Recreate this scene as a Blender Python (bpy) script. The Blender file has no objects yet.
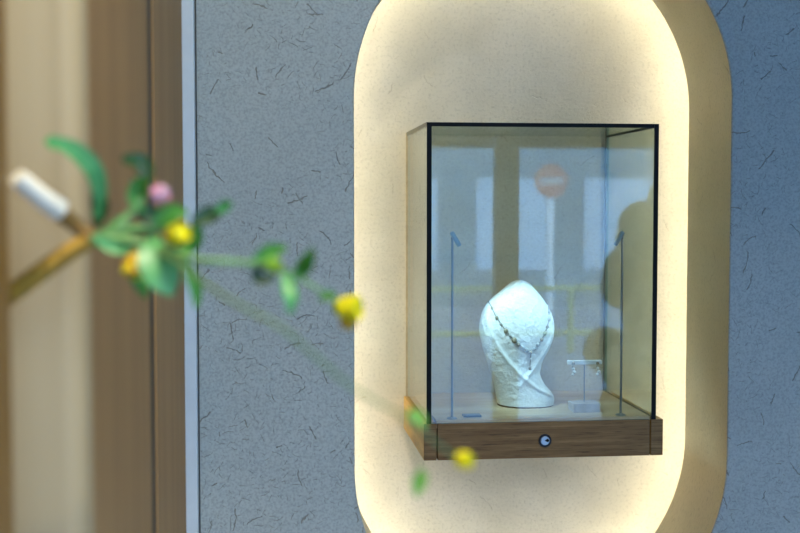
import bpy, bmesh, math, random
from mathutils import Vector, Matrix, noise as mnoise
random.seed(7)
sc = bpy.context.scene
COL = sc.collection
PI = math.pi
V = Vector

# ------------------------------------------------------------------ camera
F_PX = 1200.0                         # focal length in pixels of the 800 px frame
CAM = V((0, 0, 1.5))
PITCH = math.atan(61.5 / F_PX)
YAW = math.atan(134 / F_PX * math.cos(PITCH))
cam_data = bpy.data.cameras.new('camera')
cam = bpy.data.objects.new('camera', cam_data)
COL.objects.link(cam)
cam.location = CAM
cam.rotation_euler = (PI / 2 - PITCH, 0, -YAW)
cam_data.sensor_width = 36
cam_data.lens = F_PX / 800 * 36
cam_data.clip_start = 0.02
cam_data.dof.use_dof = True
cam_data.dof.focus_distance = 2.14
cam_data.dof.aperture_fstop = 4.1
cam_data.dof.aperture_blades = 0
sc.camera = cam
RC = cam.rotation_euler.to_matrix()


def at(x, y, Y):
    """point of the place seen at (x, y), standing Y metres in front of the lens (along +y)"""
    d = RC @ V(((x - 400) / F_PX, -(y - 266.5) / F_PX, -1))
    return CAM + d * (Y / d.y)


# ------------------------------------------------------------------ materials
def lin(r, g, b):
    f = lambda c: (c / 255 / 12.92) if c / 255 <= 0.04045 else ((c / 255 + 0.055) / 1.055) ** 2.4
    return (f(r), f(g), f(b), 1)


class NT:
    def __init__(s, name):
        s.m = bpy.data.materials.new(name)
        s.m.use_nodes = True
        s.t = s.m.node_tree
        s.t.nodes.clear()
        s.out = s.n('ShaderNodeOutputMaterial')

    def n(s, typ, **kw):
        nd = s.t.nodes.new(typ)
        for k, v in kw.items():
            setattr(nd, k, v)
        return nd

    def set(s, nd, i, v):
        if hasattr(v, 'links') or isinstance(v, bpy.types.NodeSocket):
            s.t.links.new(v, nd.inputs[i])
        else:
            nd.inputs[i].default_value = v

    def math(s, op, a, b=None, c=None):
        nd = s.n('ShaderNodeMath', operation=op)
        s.set(nd, 0, a)
        if b is not None:
            s.set(nd, 1, b)
        if c is not None:
            s.set(nd, 2, c)
        return nd.outputs[0]

    def vmath(s, op, a, b=None):
        nd = s.n('ShaderNodeVectorMath', operation=op)
        s.set(nd, 0, a)
        if b is not None:
            s.set(nd, 1, b)
        return nd.outputs['Value'] if op in ('DOT_PRODUCT', 'LENGTH') else nd.outputs[0]

    def sep(s, v):
        nd = s.n('ShaderNodeSeparateXYZ')
        s.set(nd, 0, v)
        return nd.outputs

    def comb(s, x, y, z):
        nd = s.n('ShaderNodeCombineXYZ')
        for i, q in enumerate((x, y, z)):
            s.set(nd, i, q)
        return nd.outputs[0]

    def noise(s, vec, scale, detail=3, rough=0.55):
        nd = s.n('ShaderNodeTexNoise')
        s.set(nd, 'Vector', vec)
        s.set(nd, 'Scale', scale)
        s.set(nd, 'Detail', detail)
        s.set(nd, 'Roughness', rough)
        return nd.outputs[0]

    def ramp(s, fac, stops):
        nd = s.n('ShaderNodeValToRGB')
        s.set(nd, 0, fac)
        cr = nd.color_ramp
        while len(cr.elements) < len(stops):
            cr.elements.new(0.5)
        for e, (p, c) in zip(cr.elements, stops):
            e.position = p
            e.color = c
        return nd.outputs[0]

    def mix(s, fac, a, b):
        nd = s.n('ShaderNodeMix', data_type='RGBA')
        s.set(nd, 0, fac)
        s.set(nd, 6, a)
        s.set(nd, 7, b)
        return nd.outputs[2]

    def smooth(s, v, lo, hi, a=0.0, b=1.0):
        nd = s.n('ShaderNodeMapRange', interpolation_type='SMOOTHSTEP')
        for i, q in enumerate((v, lo, hi, a, b)):
            s.set(nd, i, q)
        return nd.outputs[0]

    def bump(s, h, strength, dist):
        nd = s.n('ShaderNodeBump')
        s.set(nd, 'Height', h)
        s.set(nd, 'Strength', strength)
        s.set(nd, 'Distance', dist)
        return nd.outputs[0]

    def objco(s):
        return s.n('ShaderNodeTexCoord').outputs['Object']

    def done(s, color, rough=0.6, metal=0.0, normal=None, **kw):
        p = s.n('ShaderNodeBsdfPrincipled')
        s.set(p, 'Base Color', color)
        s.set(p, 'Roughness', rough)
        s.set(p, 'Metallic', metal)
        if normal is not None:
            s.set(p, 'Normal', normal)
        for k, v in kw.items():
            s.set(p, k, v)
        s.t.links.new(p.outputs[0], s.out.inputs[0])
        return s.m


def plain(name, col, rough=0.5, metal=0.0, var=0.06, scale=40, **kw):
    t = NT(name)
    co = t.objco()
    f = t.noise(co, scale)
    d = tuple(c * (1 - var * 3) for c in col[:3]) + (1,)
    b = tuple(min(1, c * (1 + var * 3)) for c in col[:3]) + (1,)
    return t.done(t.ramp(f, [(0.3, d), (0.7, b)]), rough, metal, **kw)


def fibres(t, x, z, scale, length, width, density, seed):
    """short bent straw flecks: returns mask, per-fleck random colour"""
    v = t.comb(t.math('MULTIPLY_ADD', x, scale, seed), t.math('MULTIPLY_ADD', z, scale, seed * 1.7), 0.0)
    vo = t.n('ShaderNodeTexVoronoi', voronoi_dimensions='2D')
    t.set(vo, 'Vector', v)
    t.set(vo, 'Scale', 1.0)
    loc = t.vmath('SUBTRACT', v, vo.outputs['Position'])
    lx, ly, _ = t.sep(loc)
    r, g, b = t.sep(vo.outputs['Color'])
    ang = t.math('MULTIPLY', r, 2 * PI)
    ca, sa = t.math('COSINE', ang), t.math('SINE', ang)
    u = t.math('ADD', t.math('MULTIPLY', lx, ca), t.math('MULTIPLY', ly, sa))
    w = t.math('SUBTRACT', t.math('MULTIPLY', ly, ca), t.math('MULTIPLY', lx, sa))
    bend = t.math('MULTIPLY', t.math('SUBTRACT', g, 0.5), 1.4)
    w = t.math('ADD', w, t.math('MULTIPLY', bend, t.math('MULTIPLY', u, u)))
    wob = t.math('MULTIPLY', t.math('SUBTRACT', t.noise(v, 7, 1), 0.5), 0.12)
    w = t.math('ABSOLUTE', t.math('ADD', w, wob))
    L = t.math('MULTIPLY_ADD', b, length, length * 0.25)
    mu = t.smooth(t.math('ABSOLUTE', u), t.math('MULTIPLY', L, 0.85), L, 1.0, 0.0)
    mw = t.smooth(w, width * 0.4, width, 1.0, 0.0)
    on = t.math('LESS_THAN', t.math('FRACT', t.math('MULTIPLY', t.math('ADD', r, g), 7.31)), density)
    return t.math('MULTIPLY', t.math('MULTIPLY', mu, mw), on), vo.outputs['Color']


def mat_straw_plaster():
    t = NT('straw_plaster')
    co = t.objco()
    x, y, z = t.sep(co)
    m1, c1 = fibres(t, x, z, 22, 0.34, 0.030, 0.36, 3.1)
    m2, c2 = fibres(t, x, z, 46, 0.42, 0.034, 0.52, 17.7)
    m3, c3 = fibres(t, x, z, 85, 0.45, 0.060, 0.42, 41.3)
    m4, c4 = fibres(t, x, z, 12, 0.26, 0.017, 0.45, 63.9)
    patch = t.smooth(t.noise(co, 5, 2), 0.36, 0.56)
    m2 = t.math('MULTIPLY', m2, patch)
    m3 = t.math('MULTIPLY', m3, patch)
    dark = t.math('MAXIMUM', t.math('MULTIPLY', m1, 0.52), t.math('MAXIMUM', t.math('MULTIPLY', m2, 0.42), t.math('MULTIPLY', m4, 0.55)))
    mask = t.math('MAXIMUM', dark, t.math('MULTIPLY', m3, 0.4))
    big = t.noise(co, 3, 3)
    fine = t.noise(co, 240, 3)
    trow = t.noise(t.comb(t.math('MULTIPLY', x, 0.35), 0.0, z), 60, 4, 0.6)
    base = t.mix(t.smooth(big, 0.3, 0.7), (0.43, 0.485, 0.465, 1), (0.50, 0.55, 0.52, 1))
    base = t.mix(t.smooth(fine, 0.35, 0.75, 0, 0.6), base, (0.27, 0.295, 0.30, 1))
    fcol = t.mix(t.sep(c1)[1], (0.085, 0.065, 0.04, 1), (0.19, 0.14, 0.075, 1))
    col = t.mix(mask, base, fcol)
    h = t.math('ADD', t.math('MULTIPLY', trow, 0.8), t.math('MULTIPLY', fine, 0.25))
    h = t.math('SUBTRACT', h, t.math('MULTIPLY', mask, 0.9))
    return t.done(col, 0.92, 0, t.bump(h, 0.75, 0.0030))


def mat_niche_plaster(name, c0, c1, lining=False):
    t = NT(name)
    co = t.objco()
    x, y, z = t.sep(co)
    if lining:                                     # curved lining: run the flecks along its depth and its height
        x, z = y, t.math('SUBTRACT', z, x)
        co = t.comb(x, y, z)
    m1, k1 = fibres(t, x, z, 16, 0.30, 0.014, 0.22, 8.2)
    m3, k3 = fibres(t, x, z, 90, 0.32, 0.08, 0.16, 22.9)
    big = t.noise(co, 5, 4)
    fine = t.noise(co, 170, 4, 0.65)
    trow = t.noise(t.comb(t.math('MULTIPLY', x, 0.4), y, z), 35, 5, 0.65)
    base = t.mix(t.smooth(big, 0.3, 0.72), c0, c1)
    base = t.mix(t.smooth(fine, 0.48, 0.75, 0, 0.6), base, tuple(q * 0.72 for q in c0[:3]) + (1,))
    mask = t.math('MAXIMUM', t.math('MULTIPLY', m1, 0.35), t.math('MULTIPLY', m3, 0.16))
    col = t.mix(mask, base, (0.22, 0.15, 0.07, 1))
    h = t.math('ADD', t.math('MULTIPLY', trow, 0.7), t.math('MULTIPLY', fine, 0.35))
    h = t.math('SUBTRACT', h, t.math('MULTIPLY', mask, 0.8))
    return t.done(col, 0.9, 0, t.bump(h, 0.7, 0.0030))


def mat_wood(name, c0, c1, c2, axis='X', scale=26, stretch=0.06, rough=0.5, streak=1.0):
    """grain runs along `axis`"""
    t = NT(name)
    co = t.objco()
    x, y, z = t.sep(co)
    q = {'X': (x, y, z), 'Y': (y, x, z), 'Z': (z, x, y)}[axis]
    v = t.comb(t.math('MULTIPLY', q[0], stretch), q[1], q[2])
    wobble = t.noise(v, scale * 0.5, 2)
    v2 = t.vmath('ADD', v, t.comb(0.0, t.math('MULTIPLY', wobble, 0.010), t.math('MULTIPLY', wobble, 0.014)))
    g1 = t.noise(v2, scale * 2.2, 4, 0.6)
    g2 = t.noise(v2, scale * 9, 3, 0.6)
    col = t.ramp(g1, [(0.28, c0), (0.5, c1), (0.74, c2)])
    dk = tuple(k * 0.45 for k in c0[:3]) + (1,)
    col = t.mix(t.smooth(g2, 0.52, 0.72, 0, 0.55 * streak), col, dk)
    return t.done(col, rough, 0, t.bump(g2, 0.25, 0.0006), **{'Specular IOR Level': 0.25})


def mat_glass(name, tint):
    """thin architectural glass: clear with mirror reflection that rises towards grazing angles"""
    t = NT(name)
    geo = t.n('ShaderNodeNewGeometry')
    c = t.math('ABSOLUTE', t.vmath('DOT_PRODUCT', geo.outputs['Incoming'], geo.outputs['Normal']))
    k = t.math('POWER', t.math('SUBTRACT', 1.0, c), 5.0)
    fr = t.math('MULTIPLY_ADD', k, 0.95, 0.048)
    tr = t.n('ShaderNodeBsdfTransparent')
    t.set(tr, 0, tint)
    gl = t.n('ShaderNodeBsdfGlossy')
    t.set(gl, 'Roughness', 0.0)
    t.set(gl, 'Color', (1, 1, 1, 1))
    mx = t.n('ShaderNodeMixShader')
    t.set(mx, 0, fr)
    t.t.links.new(tr.outputs[0], mx.inputs[1])
    t.t.links.new(gl.outputs[0], mx.inputs[2])
    t.t.links.new(mx.outputs[0], t.out.inputs[0])
    return t.m


def mat_emit(name, col, strength):
    t = NT(name)
    e = t.n('ShaderNodeEmission')
    t.set(e, 0, col)
    t.set(e, 1, strength)
    t.t.links.new(e.outputs[0], t.out.inputs[0])
    return t.m


def mat_leaf(name, c0, c1, rough=0.45):
    t = NT(name)
    co = t.objco()
    f = t.noise(co, 90, 3)
    col = t.ramp(f, [(0.3, c0), (0.7, c1)])
    return t.done(col, rough, 0, None, **{'Subsurface Weight': 0.0, 'Specular IOR Level': 0.6})


def mat_bust():
    t = NT('white_plaster_bust')
    co = t.objco()
    a = t.noise(co, 75, 4, 0.6)
    b = t.noise(co, 260, 3, 0.6)
    col = t.mix(t.smooth(a, 0.3, 0.7), (0.74, 0.75, 0.74, 1), (0.82, 0.82, 0.80, 1))
    h = t.math('ADD', a, t.math('MULTIPLY', b, 0.3))
    return t.done(col, 0.75, 0, t.bump(h, 0.85, 0.006))


M = {}
M['straw'] = mat_straw_plaster()
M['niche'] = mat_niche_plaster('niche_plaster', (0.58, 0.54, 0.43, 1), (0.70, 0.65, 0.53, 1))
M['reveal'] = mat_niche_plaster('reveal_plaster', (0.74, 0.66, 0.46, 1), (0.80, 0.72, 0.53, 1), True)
M['oak_front'] = mat_wood('brown_oak', (0.125, 0.066, 0.022, 1), (0.205, 0.118, 0.044, 1), (0.31, 0.19, 0.078, 1), 'X', 60, 0.045, 0.55, 1.4)
M['oak_side_lit'] = mat_wood('lit_side_oak', (0.40, 0.22, 0.06, 1), (0.52, 0.31, 0.09, 1), (0.62, 0.40, 0.14, 1), 'Y', 26, 0.08)  # glow on the sides of the base put into a lighter oak
M['oak_deck'] = mat_wood('pale_oak', (0.50, 0.36, 0.21, 1), (0.60, 0.46, 0.29, 1), (0.68, 0.55, 0.38, 1), 'X', 14, 0.12, 0.4, 0.5)
M['jamb_lit'] = mat_wood('lit_jamb_wood', (0.44, 0.34, 0.19, 1), (0.50, 0.39, 0.22, 1), (0.54, 0.43, 0.25, 1), 'Z', 10, 0.03, 0.5, 0.3)  # window light on the jamb's front face put into the wood colour
M['jamb_shaded'] = mat_wood('shaded_jamb_wood', (0.29, 0.155, 0.050, 1), (0.35, 0.195, 0.066, 1), (0.40, 0.235, 0.085, 1), 'Z', 14, 0.03, 0.5, 0.4)  # side of the same jamb, its shade put into a darker colour
M['jamb_dark'] = mat_wood('dark_jamb_wood', (0.22, 0.11, 0.02, 1), (0.26, 0.135, 0.025, 1), (0.30, 0.16, 0.035, 1), 'Z', 8, 0.03, 0.5, 0.3)
M['groove_shade'] = plain('painted_groove_shade', (0.085, 0.052, 0.022, 1), 0.6)  # shade inside the jamb groove, painted as a dark strip
M['alu'] = plain('pale_metal_trim', (0.70, 0.79, 0.84, 1), 0.4, 0.0, 0.01)
M['black'] = plain('black_frame', (0.004, 0.005, 0.006, 1), 0.5, **{'Specular IOR Level': 0.12})
M['gasket_and_gap_shade'] = plain('grey_seal_and_gap_shade', (0.05, 0.055, 0.05, 1), 0.5)  # glass seals, and the dark colour of a shadow gap
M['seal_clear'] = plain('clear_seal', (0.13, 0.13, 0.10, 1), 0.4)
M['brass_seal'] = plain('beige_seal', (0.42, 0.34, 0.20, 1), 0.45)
M['glass'] = mat_glass('clear_glass', (0.835, 0.87, 0.845, 1))
M['glass_edge'] = plain('green_glass_edge', (0.24, 0.34, 0.27, 1), 0.15)
M['steel'] = plain('brushed_steel', (0.30, 0.32, 0.34, 1), 0.35, 0.8, 0.03)
M['lamp_body'] = plain('lamp_steel', (0.32, 0.42, 0.50, 1), 0.35, 0.6, 0.03)
M['lens'] = mat_emit('lamp_lens', (0.75, 0.9, 1.0, 1), 12)
M['lock_ring'] = plain('lock_black_ring', (0.02, 0.02, 0.022, 1), 0.35, 0.4)
M['lock_disc'] = plain('lock_silver', (0.42, 0.50, 0.58, 1), 0.4, 0.5)
M['bust'] = mat_bust()
M['bust_base'] = plain('bust_underside', (0.16, 0.10, 0.055, 1), 0.8)
M['chain'] = plain('grey_chain', (0.30, 0.28, 0.25, 1), 0.35, 0.6)
M['bead_gold'] = plain('gold_bead', (0.34, 0.29, 0.21, 1), 0.45, 0.5)
M['bead_pale'] = plain('pale_bead', (0.36, 0.36, 0.34, 1), 0.5, 0.2)
M['stone'] = plain('grey_stone_block', (0.50, 0.43, 0.39, 1), 0.6)
M['acrylic'] = plain('white_bar', (0.78, 0.80, 0.80, 1), 0.3)
M['pearl'] = plain('pearl', (0.80, 0.80, 0.76, 1), 0.2)
M['card'] = plain('slate_card', (0.075, 0.105, 0.15, 1), 0.35, 0.2)
M['card_line'] = plain('card_print', (0.25, 0.30, 0.36, 1), 0.4)
M['led'] = mat_emit('warm_led', (1.0, 0.91, 0.70, 1), 23.5)
M['bark'] = plain('ochre_bark', (0.48, 0.27, 0.03, 1), 0.7, 0, 0.1, 120)
M['bark_dark'] = plain('dark_bark', (0.24, 0.13, 0.025, 1), 0.7, 0, 0.08, 120)
M['cutwood'] = plain('cream_cut_wood', (0.95, 0.89, 0.72, 1), 0.5, 0, 0.02)
M['stem'] = mat_leaf('green_stem', (0.16, 0.36, 0.10, 1), (0.26, 0.48, 0.16, 1))
M['stem_faint'] = mat_leaf('grey_green_stem', (0.13, 0.24, 0.09, 1), (0.17, 0.29, 0.12, 1))
M['leaf'] = mat_leaf('green_leaf', (0.03, 0.18, 0.012, 1), (0.07, 0.30, 0.028, 1))
M['leaf_teal'] = mat_leaf('blue_green_leaf', (0.05, 0.29, 0.065, 1), (0.10, 0.40, 0.12, 1), 0.42)
M['leaf_dark'] = mat_leaf('dark_leaf', (0.007, 0.045, 0.006, 1), (0.016, 0.08, 0.008, 1))
M['leaf_lime'] = mat_leaf('lime_leaf', (0.16, 0.42, 0.03, 1), (0.24, 0.52, 0.05, 1))
M['yellow'] = plain('yellow_petal', (0.95, 0.84, 0.008, 1), 0.45, 0, 0.03, 150)
M['orange'] = plain('orange_petal', (0.72, 0.42, 0.01, 1), 0.45, 0, 0.03, 150)
M['pink'] = plain('pink_petal', (0.80, 0.36, 0.52, 1), 0.45, 0, 0.04, 150)
M['pinkpale'] = plain('pale_pink_petal', (0.88, 0.72, 0.80, 1), 0.45, 0, 0.04, 150)
M['wallpaint'] = plain('room_paint', (0.50, 0.47, 0.42, 1), 0.9, 0, 0.02, 6)
M['floor'] = plain('stone_floor', (0.30, 0.28, 0.25, 1), 0.6, 0, 0.04, 8)
M['ceil'] = plain('ceiling_paint', (0.62, 0.60, 0.57, 1), 0.9, 0, 0.02, 6)
M['bronze'] = plain('dark_bronze', (0.04, 0.038, 0.035, 1), 0.5)
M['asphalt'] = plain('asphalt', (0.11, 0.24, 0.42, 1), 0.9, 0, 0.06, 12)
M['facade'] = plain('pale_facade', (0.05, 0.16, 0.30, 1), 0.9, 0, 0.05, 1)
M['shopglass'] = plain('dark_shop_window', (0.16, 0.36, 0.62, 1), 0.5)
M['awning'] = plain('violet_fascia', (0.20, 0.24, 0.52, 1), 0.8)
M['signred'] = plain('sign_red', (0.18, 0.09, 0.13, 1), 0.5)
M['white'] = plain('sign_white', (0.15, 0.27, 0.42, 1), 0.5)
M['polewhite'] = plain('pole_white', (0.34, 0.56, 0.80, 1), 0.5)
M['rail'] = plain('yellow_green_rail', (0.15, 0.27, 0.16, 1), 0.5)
M['bush'] = mat_leaf('hedge_green', (0.015, 0.03, 0.01, 1), (0.04, 0.07, 0.02, 1))
M['downlight'] = mat_emit('downlight_lens', (1.0, 0.86, 0.66, 1), 6)


# ------------------------------------------------------------------ mesh helpers
def link(name, bm, mats, parent=None, smooth=True, angle=35, loc=None):
    if not isinstance(mats, (list, tuple)):
        mats = [mats]
    bmesh.ops.recalc_face_normals(bm, faces=bm.faces[:])
    me = bpy.data.meshes.new(name)
    bm.to_mesh(me)
    bm.free()
    for m in mats:
        me.materials.append(m)
    o = bpy.data.objects.new(name, me)
    COL.objects.link(o)
    if smooth:
        for p in me.polygons:
            p.use_smooth = True
        me.set_sharp_from_angle(angle=math.radians(angle))
    if loc is not None:                       # move origin to loc (mesh was built in world space)
        me.transform(Matrix.Translation(-V(loc)))
        o.location = loc
    if parent is not None:
        o.parent = parent
        if loc is None:
            me.transform(Matrix.Translation(-parent_world(parent)))
        else:
            o.location = V(loc) - parent_world(parent)
    return o


def parent_world(p):
    w = V((0, 0, 0))
    while p is not None:
        w = w + V(p.location)
        p = p.parent
    return w


def thing(name, loc, label, cat, group=None):
    o = bpy.data.objects.new(name, None)
    o.empty_display_size = 0.02
    o.location = loc
    COL.objects.link(o)
    tag(o, label, cat, group)
    return o


def tag(o, label, cat, group=None):
    o['label'] = label
    o['category'] = cat
    if group:
        o['group'] = group
    return o


def struct(o, label, cat):
    tag(o, label, cat)
    o['kind'] = 'structure'
    return o


def box(bm, a, b, bev=0.0, mat=0, seg=2):
    a, b = V(a), V(b)
    r = bmesh.ops.create_cube(bm, size=1)
    vs = r['verts']
    for v in vs:
        v.co = V(((a.x + b.x) / 2 + v.co.x * (b.x - a.x), (a.y + b.y) / 2 + v.co.y * (b.y - a.y),
                  (a.z + b.z) / 2 + v.co.z * (b.z - a.z)))
    fs = set(f for v in vs for f in v.link_faces)
    for f in fs:
        f.material_index = mat
    if bev > 0:
        es = list(set(e for v in vs for e in v.link_edges))
        r = bmesh.ops.bevel(bm, geom=es, offset=bev, segments=seg, profile=0.5, affect='EDGES')
        for f in r['faces']:
            f.material_index = mat


def frame_at(d):
    d = d.normalized()
    up = V((0, 0, 1)) if abs(d.z) < 0.95 else V((0, 1, 0))
    a = d.cross(up).normalized()
    return a, d.cross(a).normalized()


def smooth_path(pts, n=8):
    """Catmull-Rom through pts"""
    pts = [V(p) for p in pts]
    if len(pts) < 3:
        return [pts[0].lerp(pts[-1], i / n) for i in range(n + 1)]
    P = [pts[0] * 2 - pts[1]] + pts + [pts[-1] * 2 - pts[-2]]
    out = []
    for i in range(1, len(P) - 2):
        p0, p1, p2, p3 = P[i - 1:i + 3]
        for k in range(n):
            t = k / n
            out.append(0.5 * (2 * p1 + (p2 - p0) * t + (2 * p0 - 5 * p1 + 4 * p2 - p3) * t * t + (3 * p1 - p0 - 3 * p2 + p3) * t ** 3))
    out.append(pts[-1])
    return out


def tube(bm, pts, r, seg=10, mat=0, cap_mat=None, squash=1.0):
    pts = [V(p) for p in pts]
    n = len(pts)
    rr = r if callable(r) else (lambda t: r)
    rings = []
    a = b = None
    for i, p in enumerate(pts):
        d = pts[min(i + 1, n - 1)] - pts[max(i - 1, 0)]
        if a is None:
            a, b = frame_at(d)
        else:
            dn = d.normalized()
            a = (a - dn * a.dot(dn)).normalized()
            b = dn.cross(a)
        q = rr(i / (n - 1))
        rings.append([bm.verts.new(p + a * math.cos(2 * PI * k / seg) * q + b * math.sin(2 * PI * k / seg) * q * squash) for k in range(seg)])
    for i in range(n - 1):
        for k in range(seg):
            f = bm.faces.new((rings[i][k], rings[i][(k + 1) % seg], rings[i + 1][(k + 1) % seg], rings[i + 1][k]))
            f.material_index = mat
    for ring in (rings[0], rings[-1]):
        f = bm.faces.new(ring)
        f.material_index = mat if cap_mat is None else cap_mat


def lathe(bm, base, axis, prof, seg=24, mat=0):
    """prof: list of (r, h) along axis from base"""
    axis = V(axis).normalized()
    a, b = frame_at(axis)
    rings = []
    for r, h in prof:
        c = V(base) + axis * h
        if r < 1e-6:
            rings.append([bm.verts.new(c)])
        else:
            rings.append([bm.verts.new(c + (a * math.cos(2 * PI * k / seg) + b * math.sin(2 * PI * k / seg)) * r) for k in range(seg)])
    for i in range(len(rings) - 1):
        A, B = rings[i], rings[i + 1]
        for k in range(seg):
            k2 = (k + 1) % seg
            if len(A) == 1 and len(B) == 1:
                continue
            if len(A) == 1:
                f = bm.faces.new((A[0], B[k], B[k2]))
            elif len(B) == 1:
                f = bm.faces.new((A[k], A[k2], B[0]))
            else:
                f = bm.faces.new((A[k], A[k2], B[k2], B[k]))
            f.material_index = mat
    for ring in (rings[0], rings[-1]):
        if len(ring) > 2:
            bm.faces.new(ring).material_index = mat


def ball(bm, c, r, seg=12, scale=(1, 1, 1), mat=0):
    res = bmesh.ops.create_uvsphere(bm, u_segments=seg, v_segments=max(6, seg // 2 + 2), radius=1)
    for v in res['verts']:
        v.co = V(c) + V((v.co.x * r * scale[0], v.co.y * r * scale[1], v.co.z * r * scale[2]))
        for f in v.link_faces:
            f.material_index = mat


def stadium(R, zt, zb, cx, n=120):
    """closed loop (x, z), clockwise from right-bottom of the straight side"""
    L = []
    for i in range(n + 1):
        t = PI * i / n
        L.append((cx + R * math.cos(t), zt + R * math.sin(t)))
    m = 40
    for i in range(1, m):
        L.append((cx - R, zt + (zb - zt) * i / m))
    for i in range(n + 1):
        t = PI + PI * i / n
        L.append((cx + R * math.cos(t), zb + R * math.sin(t)))
    for i in range(1, m):
        L.append((cx + R, zb + (zt - zb) * i / m))
    return L


# ------------------------------------------------------------------ setting: plaster wall with niche
WY, RY, PY = 2.078, 2.300, 2.40            # wall face, back of the wall slab, niche back panel
CX, R, ZT, ZB = 0.4909, 0.3388, 1.6842, 1.0381
WX0, WX1, H = -0.30, 2.80, 2.75
loop = stadium(R, ZT, ZB, CX)
N = len(loop)


def rect_hit(x, z):
    c = V((CX, (ZT + ZB) / 2))
    d = V((x, z)) - c
    ts = []
    if d.x > 1e-9: ts.append((WX1 - c.x) / d.x)
    if d.x < -1e-9: ts.append((WX0 - c.x) / d.x)
    if d.y > 1e-9: ts.append((H - c.y) / d.y)
    if d.y < -1e-9: ts.append((0 - c.y) / d.y)
    return c + d * min(ts)


bm = bmesh.new()
bv = 0.0035
# front face: outer rect -> rounded arris; back face; corners filled by extra fan vertices
rim = stadium(R + bv, ZT, ZB, CX)
fo = []
vi_f = [bm.verts.new((x, WY, z)) for x, z in rim]
vi_m = [bm.verts.new((CX + (x - CX) * 1.0, WY + bv * 0.3, z)) for x, z in stadium(R + bv * 0.3, ZT, ZB, CX)]
vi_i = [bm.verts.new((x, WY + bv, z)) for x, z in loop]
out2 = [rect_hit(x, z) for x, z in rim]
vo_f = [bm.verts.new((p.x, WY, p.y)) for p in out2]
vb_i = [bm.verts.new((x, RY, z)) for x, z in loop]
vb_o = [bm.verts.new((p.x, RY, p.y)) for p in out2]
for i in range(N):
    j = (i + 1) % N
    bm.faces.new((vo_f[i], vo_f[j], vi_f[j], vi_f[i]))
    bm.faces.new((vi_f[i], vi_f[j], vi_m[j], vi_m[i]))
    bm.faces.new((vi_m[i], vi_m[j], vi_i[j], vi_i[i]))
    bm.faces.new((vb_o[i], vb_o[j], vb_i[j], vb_i[i]))
    pi, pj = out2[i], out2[j]
    for vs, y in ((vo_f, WY), (vb_o, RY)):
        if abs(pi.x - pj.x) > 1e-5 and abs(pi.y - pj.y) > 1e-5:      # the rectangle corner lies between
            cxn = WX1 if max(pi.x, pj.x) > WX1 - 1e-4 else WX0
            czn = H if max(pi.y, pj.y) > H - 1e-4 else 0
            bm.faces.new((vs[i], vs[j], bm.verts.new((cxn, y, czn))))
wall = struct(link('wall_back', bm, M['straw'], angle=50),
              'blue-grey plaster wall with straw flecks around the lit oval niche', 'wall')

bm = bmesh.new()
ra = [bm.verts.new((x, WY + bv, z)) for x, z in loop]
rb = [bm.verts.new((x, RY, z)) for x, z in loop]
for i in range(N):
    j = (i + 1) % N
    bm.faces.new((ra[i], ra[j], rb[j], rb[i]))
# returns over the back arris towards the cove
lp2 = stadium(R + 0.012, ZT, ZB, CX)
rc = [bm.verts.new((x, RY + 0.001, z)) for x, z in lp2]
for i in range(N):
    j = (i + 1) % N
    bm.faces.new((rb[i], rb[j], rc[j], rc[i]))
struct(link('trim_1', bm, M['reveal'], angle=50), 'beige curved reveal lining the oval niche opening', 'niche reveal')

COVE = 0.085
bm = bmesh.new()
box(bm, (CX - R - 0.25, PY, ZB - R - 0.25), (CX + R + 0.25, PY + 0.03, ZT + R + 0.25))
struct(link('wall_niche', bm, M['niche'], smooth=False), 'warm beige plaster back of the oval niche, lit around its edge', 'wall')
bm = bmesh.new()
lp3 = stadium(R + COVE, ZT, ZB, CX)
ra = [bm.verts.new((x, RY, z)) for x, z in lp3]
rb = [bm.verts.new((x, PY, z)) for x, z in lp3]
for i in range(N):
    j = (i + 1) % N
    bm.faces.new((ra[i], ra[j], rb[j], rb[i]))
struct(link('trim_2', bm, M['niche'], angle=50), 'hidden cove behind the niche opening', 'cove')
# LED strip lying on the back of the wall slab, inside the cove
bm = bmesh.new()
lp4 = stadium(R + 0.050, ZT, ZB, CX)
lpa, lpb = stadium(R + 0.045, ZT, ZB, CX), stadium(R + 0.055, ZT, ZB, CX)
A = [bm.verts.new((x, RY, z)) for x, z in lpa]
B = [bm.verts.new((x, RY + 0.004, z)) for x, z in lpa]
C = [bm.verts.new((x, RY + 0.004, z)) for x, z in lpb]
D = [bm.verts.new((x, RY, z)) for x, z in lpb]
for i in range(N):
    j = (i + 1) % N
    for p, q in ((A, B), (B, C), (C, D)):
        bm.faces.new((p[i], p[j], q[j], q[i]))
tag(link('light_strip', bm, M['led'], angle=50), 'warm light strip hidden behind the edge of the oval niche', 'light strip')

# ------------------------------------------------------------------ setting: wood jamb on the left, room, shop front
XW = -0.119
def prism(bm, poly, z0, z1):
    A = [bm.verts.new((x, y, z0)) for x, y in poly]
    B = [bm.verts.new((x, y, z1)) for x, y in poly]
    n = len(poly)
    for i in range(n):
        bm.faces.new((A[i], A[(i + 1) % n], B[(i + 1) % n], B[i]))
    bm.faces.new(A); bm.faces.new(B)


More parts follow.
